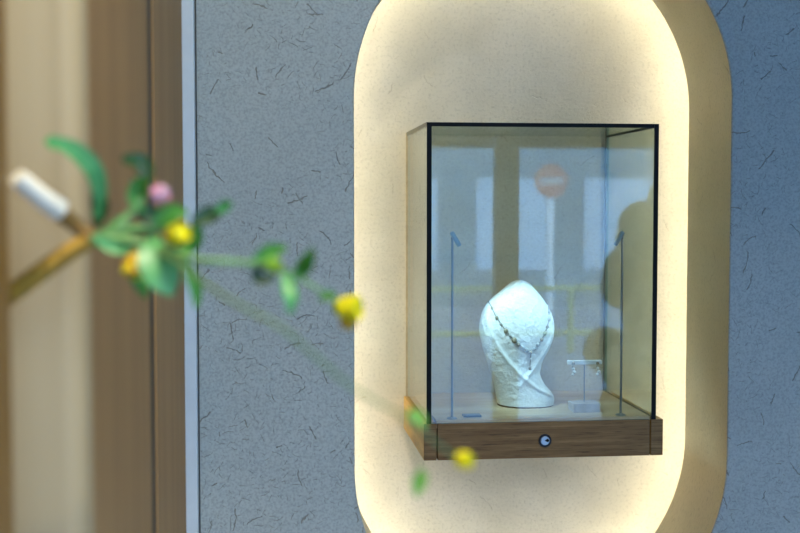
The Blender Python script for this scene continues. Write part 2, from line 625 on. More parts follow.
JY = 0.93                                           # face of the lit post; the boards behind it splay slightly towards the corner
jx = lambda y: -0.137 + (y - JY) * (0.018 / (1.765 - JY))
bm = bmesh.new()
rr_ = 0.019
arc = [(-0.137 - rr_ + rr_ * math.sin(t), JY + rr_ - rr_ * math.cos(t)) for t in [PI / 2 * k / 8 for k in range(9)]]
prism(bm, [(-0.30, JY)] + arc + [(-0.137, JY + 0.034), (-0.30, JY + 0.034)], 0, H)
struct(link('trim_3', bm, M['jamb_lit'], angle=40), 'wide wooden jamb post near the left edge, its lit face in a lighter colour', 'door jamb')
bm = bmesh.new()
prism(bm, [(-0.30, JY + 0.034), (jx(JY + 0.034) - 0.0004, JY + 0.034), (jx(1.345) - 0.0004, 1.345), (-0.30, 1.345)], 0, H)
struct(link('trim_8', bm, M['jamb_shaded'], smooth=False), 'brown wooden jamb board between the lit post and the groove', 'door jamb')
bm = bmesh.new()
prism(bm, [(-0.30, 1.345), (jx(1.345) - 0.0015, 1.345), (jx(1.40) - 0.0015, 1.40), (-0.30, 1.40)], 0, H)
struct(link('trim_4', bm, M['groove_shade'], smooth=False), 'vertical strip in the wooden jamb, coloured dark as groove shade', 'trim')
bm = bmesh.new()
prism(bm, [(-0.30, 1.40), (jx(1.40), 1.40), (XW, 1.765), (-0.30, 1.765)], 0, H)
struct(link('trim_5', bm, M['jamb_shaded'], smooth=False), 'brown wooden jamb board beside the pale metal strip', 'door jamb')
bm = bmesh.new()
box(bm, (-0.30, 2.035, 0), (-0.1178, 2.0775, H), 0.0015)
struct(link('trim_6', bm, M['alu'], smooth=False), 'pale blue-grey vertical metal strip between wood and plaster wall', 'trim')
bm = bmesh.new()
box(bm, (-0.1178, 2.066, 0), (-0.1155, 2.078, H))  # dark-coloured box in place of a narrow shadow gap
struct(link('trim_7', bm, M['gasket_and_gap_shade'], smooth=False), 'strip coloured dark as the shadow gap where the metal strip meets the plaster wall', 'trim')
bm = bmesh.new()
box(bm, (-0.30, -1.15, 0), (-0.1655, 0.80, H))
box(bm, (-0.30, 0.80, 0), (-0.285, JY, H))
box(bm, (-0.30, 1.765, 0), (-0.158, 2.035, H))
struct(link('wall_left', bm, M['jamb_dark'], smooth=False), 'dark amber wood wall nearest the camera at the left edge', 'wall')
bm = bmesh.new()
box(bm, (WX1, -1.15, 0), (WX1 + 0.1, PY + 0.03, H))
struct(link('wall_right', bm, M['wallpaint'], smooth=False), 'plain painted side wall of the room', 'wall')
bm = bmesh.new()
box(bm, (-0.30, -1.15, -0.1), (WX1 + 0.1, RY, 0))
struct(link('floor', bm, M['floor'], smooth=False), 'stone floor of the shop', 'floor')
bm = bmesh.new()
box(bm, (-0.30, -1.15, H), (WX1 + 0.1, RY, H + 0.1))
struct(link('ceiling', bm, M['ceil'], smooth=False), 'plain ceiling of the shop', 'ceiling')
# shop front: dark posts and a transom, open to the street
bm = bmesh.new()
box(bm, (-0.30, -1.10, 2.60), (WX1 + 0.1, -1.0, H))
box(bm, (-0.30, -1.10, 0), (-0.02, -1.0, 2.60))
box(bm, (2.70, -1.10, 0), (WX1 + 0.1, -1.0, 2.60))
box(bm, (1.005, -1.10, 0), (1.105, -1.0, 2.60))
struct(link('window_1', bm, M['bronze'], smooth=False), 'dark framed shop front opening to the street', 'window')

# ------------------------------------------------------------------ street (seen mirrored in the case glass)
bm = bmesh.new()
box(bm, (-30, -40, -0.16), (34, -1.15, -0.06))
struct(link('ground', bm, M['asphalt'], smooth=False), 'street paving outside the shop', 'ground')
b = thing('shop_building', (3, -14, -0.06), 'pale shop building across the street', 'building')
bm = bmesh.new(); box(bm, (-14, -18, -0.06), (20, -14, 7)); link('wall', bm, M['facade'], b, False)
for k, (x0, x1) in enumerate(((1.2, 2.6), (3.2, 4.3), (4.9, 6.4), (7.0, 8.5), (-2, 0.4))):
    bm = bmesh.new(); box(bm, (x0, -14.06, 0.5), (x1, -13.98, 1.9)); link('window', bm, M['shopglass'], b, False)
bm = bmesh.new(); box(bm, (0.3, -14.4, 2.35), (7.5, -14.0, 2.95), 0.02); link('fascia', bm, M['awning'], b, False)
s = thing('road_sign', (3.36, -9.82, -0.06), 'round red road sign with white bar on a pole in the street', 'sign')
bm = bmesh.new(); tube(bm, [(3.36, -9.82, -0.06), (3.36, -9.82, 1.65)], 0.04); link('pole', bm, M['polewhite'], s)
bm = bmesh.new(); lathe(bm, (3.36, -9.78, 1.785), (0, 1, 0), [(0.2, -0.01), (0.2, 0.01)], 32); link('sign_disc', bm, M['signred'], s)
bm = bmesh.new(); box(bm, (3.22, -9.77, 1.745), (3.50, -9.76, 1.825)); link('bar', bm, M['white'], s, False)
s = thing('guard_rail', (2.6, -8.2, -0.06), 'yellow-green pipe rail along the pavement', 'railing')
bm = bmesh.new()
for z in (0.15, 0.62): tube(bm, [(0, -8.2, z), (6.5, -8.2, z)], 0.028)
link('rail', bm, M['rail'], s)
for x in (0, 1.6, 3.2, 4.8, 6.5):
    bm = bmesh.new(); tube(bm, [(x, -8.2, -0.06), (x, -8.2, 0.62)], 0.03); link('post', bm, M['rail'], s)
s = thing('added_shrub', (2.3, -1.9, -0.06), 'dark rounded bush added to cover part of the reflected street', 'added_shrub')
bm = bmesh.new()  # unseen bush, added to blank out street reflections in the case glass
for k in range(260):
    a = random.random() * 2 * PI; q = random.random() ** 0.35; e = math.asin(random.random())
    ball(bm, (2.30 + math.cos(a) * math.cos(e) * q * 0.60, -2.0 + math.sin(a) * math.cos(e) * q * 0.45, 0.05 + math.sin(e) * q * 1.62), 0.13, 8)
link('foliage', bm, M['bush'], s)

# ------------------------------------------------------------------ display case
X0, X1 = 0.2755, 0.7118                   # outside of the wooden base
GX0, GX1 = 0.2808, 0.6972                 # outside of the glass box
CY, BZ0, BZ1, GZ = 2.09, 1.0475, 1.1130, 1.6445
DECK = 1.1178
case = thing('display_case', ((X0 + X1) / 2, (CY + PY) / 2, BZ0),
             'glass jewellery case with black front frame on a wooden drawer base in the niche', 'display case')
SP = 0.0225
bm = bmesh.new(); box(bm, (X0, CY, BZ0), (X0 + SP, PY, BZ1), 0.0008); link('side_panel', bm, [M['oak_side_lit']], case, False)
lp = case.children[0] if case.children else None
bm = bmesh.new(); box(bm, (X1 - SP, CY, BZ0), (X1, PY, BZ1), 0.0008); link('side_panel', bm, [M['oak_side_lit']], case, False)
# strips in the unlit oak colour over the front of the two side panels
for (xa, xb) in ((X0, X0 + SP), (X1 - SP, X1)):
    bm = bmesh.new(); box(bm, (xa, CY - 0.0022, BZ0), (xb, CY - 0.0002, BZ1), 0.0006); link('corner_strip', bm, M['oak_front'], case, False)
bm = bmesh.new(); box(bm, (X0 + SP, CY + 0.02, BZ0 + 0.003), (X1 - SP, PY, BZ1 - 0.010)); link('carcass', bm, M['gasket_and_gap_shade'], case, False)
bm = bmesh.new(); box(bm, (X0 + SP + 0.0022, CY - 0.0025, BZ0), (X1 - SP - 0.0022, CY + 0.018, BZ1 - 0.0005), 0.0008)
link('drawer_front', bm, M['oak_front'], case, False)
bm = bmesh.new(); box(bm, (X0 + SP + 0.0005, CY + 0.004, BZ1 - 0.009), (X1 - SP - 0.0005, PY, DECK), 0.0006); link('deck', bm, M['oak_deck'], case, False)
# lock
lc = V((0.4937, CY - 0.0025, 1.0790))
bm = bmesh.new()
lathe(bm, lc, (0, -1, 0), [(0.0118, 0), (0.0118, 0.002), (0.0108, 0.003), (0.0084, 0.003), (0.0082, 0.0015)], 32)
lock = link('lock', bm, M['lock_ring'], case, loc=lc)
bm = bmesh.new(); lathe(bm, lc, (0, -1, 0), [(0.0080, 0), (0.0080, 0.0026), (0.0072, 0.0034), (0, 0.0036)], 32); link('lock_disc', bm, M['lock_disc'], lock)
bm = bmesh.new()
lathe(bm, lc + V((0.0040, -0.0030, 0.0006)), (0, -1, 0), [(0.0029, 0), (0.0029, 0.0009)], 16)
box(bm, lc + V((-0.0005, -0.0040, -0.0006)), lc + V((0.0045, -0.0030, 0.0016)))
link('keyhole', bm, M['black'], lock, False)
# glass panes (edges greenish)
T = 0.005


def pane(a, b):
    bm = bmesh.new()
    box(bm, a, b)
    a, b = V(a), V(b)
    d = b - a
    k = min(range(3), key=lambda i: d[i])
    bm.normal_update()
    for f in bm.faces:
        f.material_index = 0 if abs(f.normal[k]) > 0.9 else 1
    return link('glass_pane', bm, [M['glass'], M['glass_edge']], case, False)


pane((GX0 + T, CY, BZ1), (GX1 - T, CY + T, GZ - T))
pane((GX0, CY + T, BZ1), (GX0 + T, PY - 0.004, GZ - T))
pane((GX1 - T, CY + T, BZ1), (GX1, PY - 0.004, GZ - T))
pane((GX0, CY, GZ - T), (GX1, PY - 0.004, GZ))
# black front frame: one frame of three bars
bm = bmesh.new()
f0, f1 = CY - 0.0022, CY - 0.0002
for (a, b_) in (((GX0 - 0.0005, f0, BZ1), (GX0 + 0.0078, f1, GZ)), ((GX1 - 0.0072, f0, BZ1), (GX1 + 0.0010, f1, GZ)),
                ((GX0 + 0.0078, f0, GZ - 0.0070), (GX1 - 0.0078, f1, GZ))):
    box(bm, a, b_)
link('front_frame', bm, M['black'], case, False)
# seals along the glass joints
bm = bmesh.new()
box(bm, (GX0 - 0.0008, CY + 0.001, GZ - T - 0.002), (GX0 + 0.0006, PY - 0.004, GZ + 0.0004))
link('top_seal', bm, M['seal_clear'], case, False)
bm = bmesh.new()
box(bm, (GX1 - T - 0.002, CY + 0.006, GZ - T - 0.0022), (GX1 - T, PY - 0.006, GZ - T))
link('top_seal', bm, M['gasket_and_gap_shade'], case, False)
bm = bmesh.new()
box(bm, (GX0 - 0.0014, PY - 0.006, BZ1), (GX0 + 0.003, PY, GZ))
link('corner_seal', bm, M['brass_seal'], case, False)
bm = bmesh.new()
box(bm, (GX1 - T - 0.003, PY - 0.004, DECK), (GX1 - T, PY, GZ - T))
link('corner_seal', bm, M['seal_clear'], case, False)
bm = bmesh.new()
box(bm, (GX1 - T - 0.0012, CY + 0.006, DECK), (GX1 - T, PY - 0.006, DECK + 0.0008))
link('bottom_seal', bm, M['gasket_and_gap_shade'], case, False)

# ------------------------------------------------------------------ plaster bust
BY = 2.245
PROF = [(280.2, 518.5, 522), (281.5, 513.5, 526), (284, 509.5, 530), (287, 506, 533), (292, 500, 537.5), (298, 492.8, 542.2), (306.6, 485.5, 547.5), (318, 481, 552),
        (329, 479.6, 553.4), (340, 481, 551.6), (347, 482.6, 548.8), (354, 484.8, 545.2), (360, 486.6, 542), (365.6, 488.5, 540.2), (374, 491, 539.6),
        (382.5, 493.8, 543.2), (391, 495.2, 548.8), (399, 496.2, 552.6), (404, 496.8, 553.4), (409.5, 497.6, 552.5)]


def bust_row(y):
    for i in range(len(PROF) - 1):
        if PROF[i][0] <= y <= PROF[i + 1][0]:
            k = max(0, i - 1)
            p0, p1, p2, p3 = PROF[max(0, i - 1)], PROF[i], PROF[i + 1], PROF[min(len(PROF) - 1, i + 2)]
            t = (y - p1[0]) / (p2[0] - p1[0])
            r = []
            for c in (1, 2):
                m1 = (p2[c] - p0[c]) / max(1e-6, p2[0] - p0[0]) * (p2[0] - p1[0])
                m2 = (p3[c] - p1[c]) / max(1e-6, p3[0] - p1[0]) * (p2[0] - p1[0])
                r.append((2 * t ** 3 - 3 * t * t + 1) * p1[c] + (t ** 3 - 2 * t * t + t) * m1 + (-2 * t ** 3 + 3 * t * t) * p2[c] + (t ** 3 - t * t) * m2)
            return r
    return PROF[-1][1:]


def depth_half(y):
    t = (y - 280.2) / (409.5 - 280.2)
    # egg-like head, slimmer neck, wider foot
    head = math.sqrt(max(0.0, 1 - ((t - 0.36) / 0.365) ** 2)) if t < 0.36 else 1.0
    if t >= 0.36:
        u = (t - 0.36) / 0.64
        head = 1.0 - 0.22 * math.sin(min(1, u / 0.62) * PI / 2) ** 2 + (0.10 * max(0, (u - 0.62) / 0.38) ** 1.5)
    return 0.052 * head + 0.002


def seg_dist(px, py, poly):
    best = (1e9, 0, 0)
    for i in range(len(poly) - 1):
        ax, ay = poly[i]; bx, by = poly[i + 1]
        dx, dy = bx - ax, by - ay
        t = max(0, min(1, ((px - ax) * dx + (py - ay) * dy) / (dx * dx + dy * dy)))
        qx, qy = ax + dx * t, ay + dy * t
        d = math.hypot(px - qx, py - qy)
        if d < best[0]:
            s = dx * (py - ay) - dy * (px - ax)
            best = (d, s, (i + t) / (len(poly) - 1))
    return best


R1 = [(487, 298), (484.5, 310), (484.8, 322), (489, 335), (495.5, 347), (504, 359), (514, 370), (524, 379), (535, 387.5), (546, 395), (556, 401)]
R2 = [(546, 303), (550.6, 315), (551.2, 327), (548, 338), (541.5, 350), (533, 361), (525, 371), (518, 380), (512, 388)]


def bust_disp(xp, yp):
    d1, s1, t1 = seg_dist(xp, yp, R1)
    d2, s2, t2 = seg_dist(xp, yp, R2)
    sm = lambda v: max(0.0, min(1.0, v)) ** 2 * (3 - 2 * max(0.0, min(1.0, v)))
    k2 = 1.0 if t2 < 0.82 else max(0.0, 1 - (t2 - 0.82) / 0.18)
    ridge = 0.0042 * math.exp(-(d1 / 1.7) ** 2) + 0.0036 * math.exp(-(d2 / 1.7) ** 2) * k2
    # the smooth oval field lies inside both ridges: sunk a little
    in1 = sm((-s1 / abs(s1) * d1 + 2) / 6 if s1 else 0.3)
    in2 = sm((s2 / abs(s2) * d2 + 2) / 6 if s2 else 0.3)
    sunk = -0.0045 * in1 * in2
    over = -0.0025 * (1 - in1) * (1 if yp > 340 else 0) * 0
    return ridge + sunk + over


ROWS, SEG = 120, 128
pxm = 1200 / BY
bm = bmesh.new()
rows = []
PT = {}


def bust_surface(xp, yp, lift=0.0):
    xl, xr = bust_row(yp)
    cxp, ap = (xl + xr) / 2, max(0.4, (xr - xl) / 2)
    u = max(-0.999, min(0.999, (xp - cxp) / ap))
    b_ = depth_half(yp)
    yy = BY - b_ * (1 - abs(u) ** 2.2) ** (1 / 2.2)
    yy -= bust_disp(xp, yp) + lift
    p = at(xp, yp, BY)
    return V((p.x, yy, p.z))


for r in range(ROWS + 1):
    t = r / ROWS
    yp = 280.2 + (409.5 - 280.2) * (t ** 1.35 if t < 0.3 else (0.3 ** 1.35 + (1 - 0.3 ** 1.35) * (t - 0.3) / 0.7))
    xl, xr = bust_row(yp)
    cxp, ap = (xl + xr) / 2, max(0.4, (xr - xl) / 2)
    b_ = depth_half(yp)
    row = []
    for k in range(SEG):
        a = 2 * PI * k / SEG
        ca, sa = math.cos(a), math.sin(a)
        e = 2 / 2.2
        ux = math.copysign(abs(ca) ** e, ca)
        uy = math.copysign(abs(sa) ** e, sa)
        xp = cxp + ap * ux
        p = at(xp, yp, BY)
        yy = BY + b_ * uy
        front = max(0.0, min(1.0, -uy * 4))
        if front > 0:
            yy -= bust_disp(xp, yp) * front
        n_ = mnoise.noise(V((p.x * 60, yy * 60, p.z * 60))) * 0.0006
        row.append(bm.verts.new((p.x + n_ * ux, yy + n_ * uy, p.z)))
    rows.append(row)
for r in range(ROWS):
    for k in range(SEG):
        k2 = (k + 1) % SEG
        bm.faces.new((rows[r][k], rows[r][k2], rows[r + 1][k2], rows[r + 1][k]))
bm.faces.new(rows[0]); bm.faces.new(rows[-1])
zmin = min(v.co.z for v in rows[-1])
zmax = max(v.co.z for v in rows[-1])
foot = at(525, 409.5, BY)
# seat the foot on the deck
shift = DECK + 0.0015 - zmin
for row in rows:
    f = max(0, (row[0].co.z - 1.0))
    w = max(0.0, 1 - (row[0].co.z - zmin) / 0.05)
    for v in row:
        v.co.z += shift * w
base = thing('necklace_bust', (foot.x, BY, DECK), 'white textured bust with crossed folds, standing in the glass case', 'bust')
link('body', bm, M['bust'], base, angle=60)
bm = bmesh.new()  # thin dark plate under the foot of the bust
xl, xr = PROF[-1][1:]
pl, pr_ = at(xl, 409.5, BY), at(xr, 409.5, BY)
ring0, ring1 = [], []
for k in range(64):
    a = 2 * PI * k / 64
    q = (abs(math.cos(a)) ** (2 / 2.2) * math.copysign(1, math.cos(a)), abs(math.sin(a)) ** (2 / 2.2) * math.copysign(1, math.sin(a)))
    x = (pl.x + pr_.x) / 2 + (pr_.x - pl.x) / 2 * q[0] * 0.99
    y = BY + depth_half(409.5) * q[1] * 0.99
    ring0.append(bm.verts.new((x, y, DECK))); ring1.append(bm.verts.new((x, y, DECK + 0.0018)))
for k in range(64):
    bm.faces.new((ring0[k], ring0[(k + 1) % 64], ring1[(k + 1) % 64], ring1[k]))
bm.faces.new(ring0); bm.faces.new(ring1)
link('dark_underside', bm, M['bust_base'], base)

# ------------------------------------------------------------------ necklace
NP = [(488.2, 301), (489.2, 306), (492, 314), (496, 321), (502, 329.5), (508, 336.5), (514, 342), (520, 346.5), (525.6, 349.5),
      (531, 344.5), (537, 337), (541, 329), (544.6, 320), (546.4, 311), (546.6, 303)]
neck = thing('necklace', bust_surface(525.6, 349.5, 0.002), 'beaded chain necklace with a drop pendant draped on the white bust', 'necklace')
bm = bmesh.new()
path = []
for i in range(len(NP) - 1):
    for k in range(6):
        t = k / 6
        path.append(bust_surface(NP[i][0] + (NP[i + 1][0] - NP[i][0]) * t, NP[i][1] + (NP[i + 1][1] - NP[i][1]) * t, 0.0012))
path.append(bust_surface(*NP[-1], 0.0012))
# ends pass round the back of the head
for (i0, s) in ((0, -1), (-1, 1)):
    pass
tube(bm, path, 0.0010, 8)
link('chain', bm, M['chain'], neck)
BD = [(489.6, 307, 1.5, 0), (493, 316, 2.0, 0), (496.6, 322, 1.6, 1), (501, 328.5, 2.4, 0), (505, 333, 1.5, 1), (509, 337.5, 2.8, 0), (513.2, 341.5, 2.0, 0),
      (517.5, 344.8, 1.7, 1), (521.5, 347.5, 1.9, 1), (529.5, 346, 1.7, 1), (533, 342, 2.0, 1), (536.8, 337.2, 1.9, 0), (540, 331, 2.1, 1), (542.8, 325, 1.7, 0),
      (545, 318, 2.1, 1), (546.3, 311, 1.8, 1)]
for (x, y, r, k) in BD:
    bm = bmesh.new()
    p = bust_surface(x, y, 0.0015)
    ball(bm, p, r * 0.0018, 12, (1, 0.8, 1.15))
    link('bead', bm, M['bead_gold' if k == 0 else 'bead_pale'], neck, loc=p)
bm = bmesh.new()
pp = [bust_surface(525.6, 349.5 + k * 1.4, 0.0020) for k in range(11)]
tube(bm, pp, 0.0012, 8)
ball(bm, bust_surface(525.6, 365.5, 0.002), 0.0030, 12, (1, 0.8, 1.35))
ball(bm, bust_surface(525.6, 349.8, 0.002), 0.0028, 12)
link('pendant', bm, M['bead_gold'], neck)
bm = bmesh.new()
ball(bm, bust_surface(526, 356, 0.003), 0.0018, 10)
link('pendant_stone', bm, M['pearl'], neck)

# ------------------------------------------------------------------ earring stand and earrings
ES = V((0.5870, 2.168, DECK))
st = thing('earring_stand', ES, 'small T-shaped earring stand on a grey stone block', 'earring stand')
bm = bmesh.new(); box(bm, (0.5605, 2.143, DECK), (0.6110, 2.184, DECK + 0.0165), 0.0012); link('base_block', bm, M['stone'], st, False)
bm = bmesh.new(); tube(bm, [ES + V((0, 0, 0.0165)), ES + V((0, 0, 0.088))], 0.0011, 10); link('rod', bm, M['steel'], st)
bm = bmesh.new(); box(bm, (0.5545, 2.1640, DECK + 0.0865), (0.6195, 2.1712, DECK + 0.0940), 0.0012); link('cross_bar', bm, M['acrylic'], st, False)
for k, (x, z, lab) in enumerate(((0.5645, DECK + 0.0885, 'pearl drop earring hanging from the left end of the stand bar'),
                                 (0.6110, DECK + 0.0885, 'pearl drop earring hanging from the right end of the stand bar'))):
    e = thing('earring', (x, 2.1628, z), lab, 'earring')
    bm = bmesh.new()
    lathe(bm, (x, 2.1638, z), (0, -1, 0), [(0.0030, 0), (0.0030, 0.001), (0.0018, 0.0022), (0, 0.0026)], 16)
    link('stud', bm, M['bead_gold'], e)
    bm = bmesh.new()
    tube(bm, smooth_path([(x, 2.1620, z), (x - 0.002, 2.1615, z - 0.006), (x + 0.001, 2.1618, z - 0.013)], 5), 0.0008, 8)
    link('link', bm, M['chain'], e)
    bm = bmesh.new()
    for (dx, dz, r) in ((0.0, -0.0095, 0.0026), (0.0018, -0.0155, 0.0034), (-0.0012, -0.0205, 0.0026)):
        ball(bm, (x + dx, 2.1612, z + dz), r, 12)
    link('pearl', bm, M['pearl'], e)

# ------------------------------------------------------------------ card and case spot lamps
c = V((0.3680, 2.128, DECK))
nc = thing('name_card', c, 'small dark slate plate lying on the case floor, left of the bust', 'plate')
bm = bmesh.new(); box(bm, (0.3518, 2.117, DECK), (0.3842, 2.139, DECK + 0.0035), 0.0006); link('plate', bm, M['card'], nc, False)
for k in range(2):
    bm = bmesh.new(); box(bm, (0.3555, 2.1215 + k * 0.007, DECK + 0.0034), (0.3800 - k * 0.006, 2.1235 + k * 0.007, DECK + 0.0038)); link('etched_line', bm, M['card_line'], nc, False)


def spot(x, y, top, tilt, label, aim, power):
    t = thing('spot_lamp', (x, y, DECK), label, 'lamp', 'spot lamps inside the glass case')
    bm = bmesh.new(); lathe(bm, (x, y, DECK), (0, 0, 1), [(0.0095, 0), (0.0095, 0.0012), (0.0080, 0.0024), (0.0025, 0.0032), (0.0022, 0.008)], 24); link('foot', bm, M['steel'], t)
    bm = bmesh.new(); tube(bm, [(x, y, DECK + 0.003), (x, y, top)], 0.0021, 12); link('pole', bm, M['steel'], t)
    d = (V(aim) - V((x, y, top))).normalized()
    d = V((tilt[0], tilt[1], tilt[2])).normalized()
    p0 = V((x, y, top)) - d * 0.004 + V((0, 0, 0.006)) + V((math.copysign(0.002, tilt[0]), 0, 0))
    bm = bmesh.new()
    lathe(bm, p0, d, [(0.0030, -0.003), (0.0040, -0.001), (0.0042, 0.0), (0.0042, 0.0245), (0.0038, 0.0255), (0.0034, 0.0255), (0.0034, 0.0235)], 20)
    h = link('lamp_head', bm, M['lamp_body'], t, loc=p0)
    bm = bmesh.new(); lathe(bm, p0, d, [(0.0033, 0.0232), (0.0033, 0.0242)], 20); link('lens', bm, M['lens'], h)
    bm = bmesh.new(); ball(bm, (x, y, top + 0.001), 0.0030, 12); link('knuckle', bm, M['steel'], t)
    L = bpy.data.lights.new('case_spot', 'SPOT')
    L.energy = power; L.color = (0.50, 0.82, 1.0); L.spot_size = math.radians(62); L.spot_blend = 0.8; L.shadow_soft_size = 0.004
    lo = bpy.data.objects.new('case_spot', L); COL.objects.link(lo)
    lo.location = p0 + d * 0.030
    lo.rotation_euler = (V(aim) - lo.location).to_track_quat('-Z', 'Y').to_euler()


spot(0.3287, 2.108, 1.4400, (0.48, 0.10, -0.80), 'thin steel spot lamp at the left of the bust, head turned right', (0.475, 2.20, 1.26), 3.8)
spot(0.6400, 2.112, 1.4400, (-0.42, 0.10, -0.80), 'thin steel spot lamp at the right of the bust, head turned left', (0.475, 2.20, 1.26), 2.6)

# ------------------------------------------------------------------ flowering branch in the foreground
KD = 1.2
vz = V((-0.2672, 0.868, 1.22))
vase = thing('wall_vase', vz, 'slim bamboo tube vase fixed to the wooden wall', 'vase')
bm = bmesh.new()
lathe(bm, vz, (0, 0, 1), [(0.0175, 0), (0.0175, 0.155), (0.0145, 0.155), (0.0145, 0.02)], 24)
link('tube', bm, M['bark'], vase)

sp = thing('flowering_branch', V((-0.2672, 0.868, 1.26)), 'blurred flowering branch with yellow blossoms and a pink bud in the left foreground', 'flowering branch')


def stem(name, pts, r0, r1, mat, n=8, seg=10, squash=1.0):
    bm = bmesh.new()
    tube(bm, smooth_path([at(p[0], p[1], p[2] * KD) for p in pts], n), lambda t: (r0 + (r1 - r0) * t) * KD, seg, squash=squash)
    return link(name, bm, mat, sp)


# woody stem coming out of the vase, forked, one fork cut off pale
bm = bmesh.new()
pts = [V((-0.2672, 0.868, 1.26)), V((-0.262, 0.867, 1.375)), at(-14, 312, 0.855), at(20, 287, 0.845), at(52, 264, 0.84), at(88, 240, 0.84)]
tube(bm, smooth_path(pts, 8), lambda t: 0.0078 - 0.0016 * t, 14)
wood = link('woody_stem', bm, M['bark'], sp)
bm = bmesh.new()
tube(bm, smooth_path([at(92, 240, 0.84), at(74, 224, 0.84), at(50, 204, 0.828)], 8), lambda t: 0.0046 + 0.0018 * t, 14)
link('side_fork', bm, M['bark_dark'], sp)
bm = bmesh.new()
tube(bm, smooth_path([at(59, 210, 0.834), at(40, 196, 0.822), at(17, 177, 0.81)], 8), lambda t: 0.0080 - 0.0016 * t, 14)
link('cut_end', bm, M['cutwood'], sp)


def leaf(pts, w, mat, fold=0.25, tipw=0.15, basew=0.25, name='leaf', face=None):
    """curved leaf blade along pts with a folded midrib and real thickness"""
    w *= KD
    P = smooth_path([at(p[0], p[1], p[2] * KD) for p in pts], 6)
    n = len(P)
    bm = bmesh.new()
    top, bot = [], []
    for i, p in enumerate(P):
        t = i / (n - 1)
        d = (P[min(i + 1, n - 1)] - P[max(i - 1, 0)]).normalized()
        view = V(face) if face else V((0.1, -1, 0.25))
        side = d.cross(view).normalized()
        nrm = side.cross(d).normalized()
        k = math.sin(PI * min(1, (t * (1 - 0.0)))) ** 0.7
        k = max(k, basew * (1 - t) if t < 0.3 else tipw * t * (1 if t < 0.95 else 0.4))
        hw = w * k
        a, b_ = [], []
        for u in (-1, -0.5, 0, 0.5, 1):
            q = p + side * hw * u + nrm * (-hw * fold * (1 - abs(u)) * 1.0)
            a.append(bm.verts.new(q + nrm * 0.00025)); b_.append(bm.verts.new(q - nrm * 0.00025))
        top.append(a); bot.append(b_)
    for i in range(n - 1):
        for k in range(4):
            bm.faces.new((top[i][k], top[i][k + 1], top[i + 1][k + 1], top[i + 1][k]))
            bm.faces.new((bot[i][k], bot[i + 1][k], bot[i + 1][k + 1], bot[i][k + 1]))
        for k in (0, 4):
            bm.faces.new((top[i][k], top[i + 1][k], bot[i + 1][k], bot[i][k]))
    for i in (0, n - 1):
        for k in range(4):
            bm.faces.new((top[i][k], bot[i][k], bot[i][k + 1], top[i][k + 1]))
    return link(name, bm, mat, sp, angle=60)


def blossom(x, y, Y, size, axis, mats, npet=6, name='flower', openness=0.6, calyx=True):
    """cup of separate petals with a green calyx at its foot; size in metres"""
    size *= KD
    c = at(x, y, Y * KD)
    ax = V(axis).normalized()
    a, b_ = frame_at(ax)
    bm = bmesh.new()
    for k in range(npet):
        ang = 2 * PI * k / npet + 0.3
        rad = a * math.cos(ang) + b_ * math.sin(ang)
        tan = ax.cross(rad)
        mi = k % len(mats)
        grid = []
        for i in range(7):
            t = i / 6
            out = size * (0.10 + openness * math.sin(t * PI * 0.5) * 0.75)
            up = size * (1.15 * t - 0.25 * t * t)
            hw = size * 0.48 * math.sin(PI * (0.12 + 0.78 * t)) ** 0.8
            row = []
            for u in (-1, -0.5, 0, 0.5, 1):
                cup = -0.18 * size * (u * u)
                row.append((c - ax * size * 0.45 + ax * up + rad * (out + cup) + tan * hw * u))
            grid.append(row)
        for off in (0.0, 1.0):
            vs = [[bm.verts.new(q - rad * 0.0004 * off) for q in row] for row in grid]
            for i in range(6):
                for j in range(4):
                    bm.faces.new((vs[i][j], vs[i][j + 1], vs[i + 1][j + 1], vs[i + 1][j])).material_index = mi
    ball(bm, c - ax * size * 0.12, size * 0.5, 10, mat=0)
    fl = link(name, bm, mats, sp, angle=60, loc=c)
    if calyx:
        bm = bmesh.new()
        lathe(bm, c - ax * size * 0.75, ax, [(size * 0.10, 0), (size * 0.24, size * 0.1), (size * 0.30, size * 0.28), (size * 0.26, size * 0.42)], 12)
        link('calyx', bm, M['leaf'], fl)
    return fl


D0 = 0.70
# green stems fanning out of the fork
stem('stem', [(84, 240, D0), (105, 236, D0), (122, 222, D0), (136, 207, D0), (146, 193, D0)], 0.0030, 0.0018, M['stem'])
stem('stem', [(84, 240, D0), (108, 240, 0.695), (130, 241, 0.69), (150, 247, 0.69), (170, 252, 0.67), (200, 260, 0.65), (235, 262, 0.65), (262, 264, 0.67)], 0.0022, 0.0015, M['stem'])
stem('stem', [(88, 241, D0), (112, 231, 0.70), (140, 228, 0.70), (160, 230, 0.70)], 0.0022, 0.0016, M['stem'])
stem('stem', [(150, 247, 0.69), (185, 268, 0.64), (215, 290, 0.60), (245, 308, 0.57), (280, 327, 0.56), (310, 352, 0.56), (345, 382, 0.56), (380, 404, 0.56), (410, 420, 0.57), (434, 441, 0.58), (455, 456, 0.60)],
     0.0012, 0.0007, M['stem_faint'])
stem('stem', [(262, 264, 0.68), (290, 272, 0.69), (315, 288, 0.69), (338, 302, 0.70)], 0.0012, 0.0010, M['stem'])
stem('stem', [(400, 413, 0.522), (412, 440, 0.56), (419, 468, 0.60)], 0.0009, 0.0007, M['stem_faint'])
